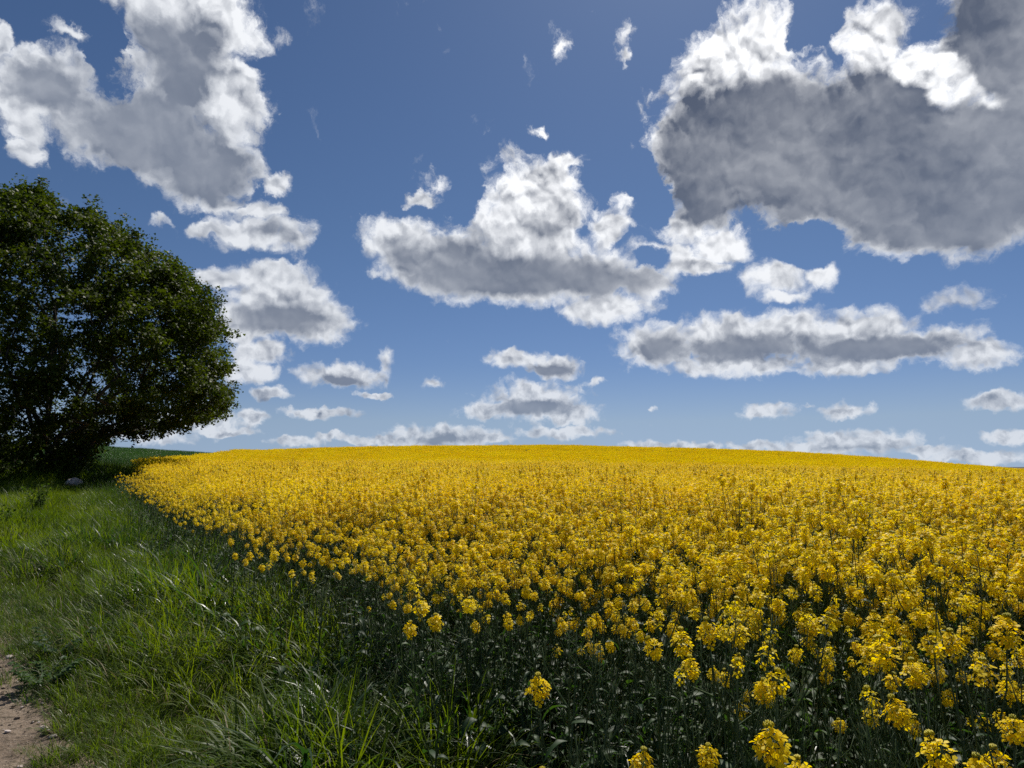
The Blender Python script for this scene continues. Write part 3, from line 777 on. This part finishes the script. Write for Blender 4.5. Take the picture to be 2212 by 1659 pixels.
for k2 in range(11):
    q = 2*math.pi*k2/11 + U(-.2, .2); base = 2; p = nodes[2].copy(); tl = U(.05, .38) if k2 % 2 else U(.4, .7)
    d = Vector((math.cos(q)*math.sin(tl), math.sin(q)*math.sin(tl), math.cos(tl)))
    for j in range(int(U(7, 12))):
        p = p + d*.8; d = (d + Vector((U(-.08, .08), U(-.08, .08), .02))).normalized()
        nodes.append(p.copy()); par.append(base); base = len(nodes)-1
targets.sort(key=lambda t: t.length + U(0, 2))
tips = []
for t in targets:
    NN = np.array([tuple(n) for n in nodes]); T = np.array(tuple(t))
    dv = T - NN; dist = np.linalg.norm(dv, axis=1)
    # prefer joints that lie nearer the stool and below, so limbs sweep up and out
    cost = dist + .28*np.linalg.norm(NN, axis=1) + np.where(NN[:, 2] > T[2]-.1, 1.5, 0) + np.where(NN[:, 2] < .7, 6, 0)
    b = int(np.argmin(cost)); p = nodes[b].copy(); L_ = (t-p).length; n = max(1, int(L_/.55)); base = b
    sag = Vector((U(-.15, .15), U(-.15, .15), U(-.05, .15)))*L_
    for j in range(1, n+1):
        s_ = j/n; q = p.lerp(t, s_) + sag*(s_*(1-s_)) + Vector((U(-.04, .04), U(-.04, .04), U(-.03, .03)))
        nodes.append(q); par.append(base); base = len(nodes)-1
    tips.append(base)
rad2 = [0.0]*len(nodes); kids = [0]*len(nodes)
for p in par:
    if p >= 0: kids[p] += 1
for i in range(len(nodes)-1, 0, -1):
    if kids[i] == 0: rad2[i] = .011**2
    rad2[par[i]] += rad2[i]*1.0
rr = [min(.62, math.sqrt(x)*1.25) for x in rad2]
rr[0] = .72; rr[1] = .60
trunk, limbs = MB(), MB()
for i in range(1, len(nodes)):
    a, b = par[i], i
    ra = min(rr[a], rr[b]*1.35); rb = rr[b]
    (trunk if b <= 2 else limbs).tube([tuple(nodes[a]), tuple(nodes[b])], [ra, rb], 10 if rb > .15 else (6 if rb > .05 else 3))
tree = tag(empty('maple_tree', (TX, TY, TZ)), 'broad dark green maple with low hanging crown at the far end of the grass', 'tree')
obj('trunk', trunk.mesh('trunk', [M['bark']], True), tree); obj('limb', limbs.mesh('limb', [M['bark']], True), tree)
# leaves: sprays of lobed leaves round every outer twig
lobes = np.array([(0, 0), (.22, .10), (.52, -.02), (.40, .26), (.58, .50), (.30, .50), (.20, .66), (0, 1.0), (-.20, .66), (-.30, .50), (-.58, .50), (-.40, .26), (-.52, -.02), (-.22, .10)])
NL = len(lobes)
cent = []
NNa = np.array([tuple(n) for n in nodes])
for i in range(3, len(nodes)):
    p = NNa[i]; h = p[2]
    if rr[i] > .05 or h < .4: continue
    q = math.atan2(p[1], p[0]-CX*min(1, h/5)); e = env(min(h, 14.4))*lump(q, h)
    f = math.hypot(p[0]-CX*min(1, h/5), p[1])/max(e, .3)
    outer = max(f, (h/14.4)**1.0*.98)
    n = 4.4 if outer > .84 else (1.5 if outer > .66 else .3)
    if 3.2 < h < 9.5 and abs(math.cos(q)) < .86: n *= .60
    n = int(n) + (U(0, 1) < n-int(n))
    for _ in range(n): cent.append(p + rng.normal(0, .26, 3)*np.array([1, 1, .8]))
for t in tips:
    for _ in range(3): cent.append(NNa[t] + rng.normal(0, .22, 3))
    if U(0, 1) < .12:            # shoots that stick out of the outline
        d = NNa[t]-np.array([CX, 0, 4]); d = d/np.linalg.norm(d)
        for j in range(3): cent.append(NNa[t] + d*.28*(j+1) + rng.normal(0, .05, 3))
cent = np.array(cent); NC = len(cent)
per = 18
C_ = np.repeat(cent, per, 0) + rng.normal(0, .15, (NC*per, 3))*np.array([1, 1, .75])
n_ = len(C_)
nrm = rng.normal(0, 1, (n_, 3)) + np.array([0, 0, 1.1]) + (C_-np.array([CX, 0, 5]))*.05
nrm /= np.linalg.norm(nrm, axis=1)[:, None]
ax = rng.normal(0, 1, (n_, 3)) + np.array([0, 0, -.6]); ax -= nrm*(ax*nrm).sum(1)[:, None]; ax /= np.linalg.norm(ax, axis=1)[:, None]
bx = np.cross(nrm, ax); sz = rng.uniform(.095, .17, n_)
V = C_[:, None, :] + sz[:, None, None]*(lobes[None, :, 1, None]*ax[:, None, :] + lobes[None, :, 0, None]*bx[:, None, :] - (np.abs(lobes[None, :, 0, None])**1.2*.35)*nrm[:, None, :])
V = V.reshape(-1, 3).astype(np.float32)
me = bpy.data.meshes.new('crown'); me.vertices.add(len(V)); me.vertices.foreach_set('co', V.ravel())
me.loops.add(len(V)); me.loops.foreach_set('vertex_index', np.arange(len(V), dtype=np.int32))
me.polygons.add(n_); me.polygons.foreach_set('loop_start', (np.arange(n_)*NL).astype(np.int32))
me.materials.append(M['maple']); me.update(calc_edges=True)
obj('crown', me, tree)
print('tree nodes', len(nodes), 'leaves', n_)

# ------------------------------------------------------------------ stone, shrubs, weeds, far things
import bmesh
def boulder(name, x, y, sx, sy, sz_, seed, m_):
    bm = bmesh.new(); bmesh.ops.create_icosphere(bm, subdivisions=5, radius=1)
    r2 = np.random.default_rng(seed); k = r2.normal(0, 1, (14, 3)); k /= np.linalg.norm(k, axis=1)[:, None]; dd = r2.uniform(.72, .95, 14)
    for v_ in bm.verts:
        c = np.array(v_.co); q = c @ k.T; over = np.maximum(q-dd, 0); c = c - (over[:, None]*k*.85).sum(0)
        c *= 1+.03*math.sin(c[0]*7+seed)*math.sin(c[1]*8)+.02*math.sin(c[2]*15+c[0]*11)
        v_.co = Vector((c[0]*sx, c[1]*sy, c[2]*sz_))
    me = bpy.data.meshes.new(name); bm.to_mesh(me); bm.free(); me.materials.append(m_)
    me.polygons.foreach_set('use_smooth', np.ones(len(me.polygons), bool))
    o = obj(name, me); o.location = (x, y, H(x, y)+sz_*.35); return o
def ground_at(px, py):
    d = pix_dir(px, py); lo, t = 0., 1.5
    while t < 200:
        if EYE + d.z*t <= H(d.x*t, d.y*t): break
        t += .05
    return d.x*t, d.y*t
bx_, by_ = ground_at(73, 490)
bo = boulder('boulder', bx_, by_, .42, .36, .42, 3, M['stone']); tag(bo, 'pale pinkish boulder lying in the grass before the tree', 'boulder')
print('boulder', bx_, by_)
def bush(name, x, y, rad, hh, nbr, nl, lsz, m_, label, cat, group=None):
    t = tag(empty(name, (x, y, H(x, y))), label, cat, group)
    br, lf = MB(), MB()
    for i in range(nbr):
        q = U(0, 6.28); tl = U(.05, .75); L_ = hh*U(.6, 1.05)
        p1 = np.array([math.cos(q)*math.sin(tl)*rad*.5, math.sin(q)*math.sin(tl)*rad*.5, L_*.5]); p2 = np.array([math.cos(q)*rad*math.sin(tl)*1.2, math.sin(q)*rad*math.sin(tl)*1.2, L_])
        br.tube([(0, 0, -.05), tuple(p1), tuple(p2)], [.012, .008, .003], 4)
        for j in range(nl):
            s_ = U(.2, 1.0); c = (p1*(2*s_) if s_ < .5 else p1+(p2-p1)*(2*s_-1)) + rng.normal(0, .07*max(.5, rad), 3)
            n_v = rng.normal(0, 1, 3)+np.array([0, 0, .8]); n_v /= np.linalg.norm(n_v); a = np.cross(n_v, rng.normal(0, 1, 3)); a /= np.linalg.norm(a); b = np.cross(n_v, a); z = lsz*U(.6, 1.2)
            lf.add([c, c+a*z*.5+b*z*.35, c+a*z, c+a*z*.5-b*z*.35], [(0, 1, 2, 3)])
    obj('branch', br.mesh('branch', [M['bark']]), t); obj('foliage', lf.mesh('foliage', [m_]), t)
    return t
sx_, sy_ = ground_at(38, 520)
bush('shrub', sx_, sy_, .55, .95, 16, 40, .07, M['shrub'], 'low leafy shrub left of the boulder, taller of the two before the tree', 'shrub', 'shrubs below the tree')
sx_, sy_ = ground_at(10, 535)
bush('shrub', sx_, sy_, .75, .6, 16, 40, .07, M['shrub'], 'low leafy shrub cut by the left rim of the photo, wider one of the pair', 'shrub', 'shrubs below the tree')
fx, fy = -24.0, 31.2
bush('shrub', fx, fy, 1.8, 1.5, 40, 60, .12, M['shrub'], 'shaded shrub growing against the foot of the maple trunk', 'shrub', 'shrubs below the tree')
bush('shrub', -19.8, 33.6, 1.2, .95, 34, 50, .10, M['shrub'], 'dark weedy shrub between the maple trunk and the corner of the rapeseed', 'shrub', 'shrubs below the tree')
d = pix_dir(103, 446); t_ = 116/math.hypot(d.x, d.y)
bush('shrub', d.x*t_, d.y*t_, 2.6, 2.4, 40, 22, .22, M['shrub'], 'small thin shrub far off on the skyline beside the tree crown', 'shrub')
cx_, cy_ = ground_at(5, 548)
tag(boulder('soil_mound', cx_, cy_, .55, .5, .22, 9, M['plough']), 'heap of dark dug soil in the grass at the left rim', 'soil heap')
# loose stones and clods trodden into the path
def pebble(sd):
    bm = bmesh.new(); bmesh.ops.create_icosphere(bm, subdivisions=2, radius=1); r2 = random.Random(sd)
    for v_ in bm.verts: v_.co = Vector((v_.co.x*r2.uniform(.8, 1.1)*1.2, v_.co.y*r2.uniform(.8, 1.1), v_.co.z*.55*r2.uniform(.8, 1.1)))
    me = bpy.data.meshes.new('pebble'); bm.to_mesh(me); bm.free(); me.materials.append(M['stone'] if sd % 3 == 0 else M['dirt']); return me
n_ = 2600; Y = rng.uniform(1.5, 8.5, n_); X = path_x(Y) - rng.uniform(-.12, 2.2, n_)
scatter('gravel', np.stack([X, Y, hgt(X, Y)+.016], -1), rng.integers(0, 6, n_), rng.uniform(0, 6.28, n_), rng.exponential(.006, n_)+.003, (nz(n_, .2), nz(n_, .2)),
        variant_collection('gravel', [pebble(i) for i in range(6)]), label='small stones and crumbs of earth on the dirt path', cat='gravel')
# lobed weed by the path
def weed(x, y, s_, label):
    t = tag(empty('weed_plant', (x, y, H(x, y)), U(0, 6)), label, 'weed'); lf = MB(); stx = MB()
    for i in range(11):
        q = i*2.4+U(-.3, .3); L_ = s_*U(.6, 1.1); dirv = np.array([math.cos(q), math.sin(q), 0.]); tip = dirv*L_*.8+np.array([0, 0, L_*U(.5, 1.0)])
        stx.tube([(0, 0, 0), tuple(tip*np.array([.5, .5, .7])), tuple(tip)], [.003, .0025, .001], 4)
        for j in range(5):
            s2 = .45+.13*j
            for sg in (-1, 1): rape_leaf(lf, tuple(tip*s2), q+sg*(1.1-.12*j), L_*.34*(1.15-.12*j), L_*.13, .35)
        rape_leaf(lf, tuple(tip*.95), q, L_*.3, L_*.13, .3)
    obj('stem', stx.mesh('stem', [M['stem']]), t); obj('foliage', lf.mesh('foliage', [M['rleaf']], True), t)
wx, wy = ground_at(42, 690); weed(wx, wy, .26, 'lobed leafy weed with grey green leaves at the rim of the dirt path')
wx, wy = ground_at(62, 552); weed(wx, wy, .38, 'feathery pale weed standing in the short grass beyond the path')
wx, wy = ground_at(60, 660); weed(wx, wy, .24, 'upright feathery weed in the grass just behind the weed at the path rim')

# far farmhouse whose roof shows over the right end of the crest
d = pix_dir(1034, 470); t_ = 165/math.hypot(d.x, d.y); hx, hy = d.x*t_, d.y*t_
hz = H(hx, hy); ridge = EYE + d.z/d.y*hy + .55
fh = tag(empty('farmhouse', (hx, hy, hz), -.75), 'farmhouse with dark roof peeping over the right end of the crest', 'house')
wall_h = ridge-hz-3.2; Lx, Ly = 9.0, 4.5
mb = MB()
v = [(-Lx,-Ly,-1),(Lx,-Ly,-1),(Lx,Ly,-1),(-Lx,Ly,-1),(-Lx,-Ly,wall_h),(Lx,-Ly,wall_h),(Lx,Ly,wall_h),(-Lx,Ly,wall_h),(-Lx,0,wall_h+2.9),(Lx,0,wall_h+2.9)]
mb.add(v, [(0,1,5,4),(1,2,6,9,5),(2,3,7,6),(3,0,4,8,7)]); obj('wall', mb.mesh('wall', [M['plaster']]), fh)
mb = MB()
for sg in (-1, 1):
    a = [(-Lx-.5, sg*(Ly+.5), wall_h-.3), (Lx+.5, sg*(Ly+.5), wall_h-.3), (Lx+.5, 0, wall_h+3.05), (-Lx-.5, 0, wall_h+3.05)]
    b = [(x, y, z+.18) for x, y, z in a]
    mb.add(a+b, [(0,1,2,3),(7,6,5,4),(0,4,5,1),(1,5,6,2),(2,6,7,3),(3,7,4,0)])
rf = obj('roof', mb.mesh('roof', [M['roof']]), fh)
mb = MB(); mb.tube([(2, .6, wall_h+1.8), (2, .6, wall_h+4.1)], [.45, .42], 4); obj('chimney', mb.mesh('chimney', [M['plaster']]), rf)
for wx_ in (-5.5, -1.5, 2.5, 6.2):
    mb = MB(); mb.add([(wx_-.6,-Ly-.02,wall_h-2),(wx_+.6,-Ly-.02,wall_h-2),(wx_+.6,-Ly-.02,wall_h-.7),(wx_-.6,-Ly-.02,wall_h-.7)], [(0,1,2,3)])
    obj('window', mb.mesh('window', [M['glass']]), fh)
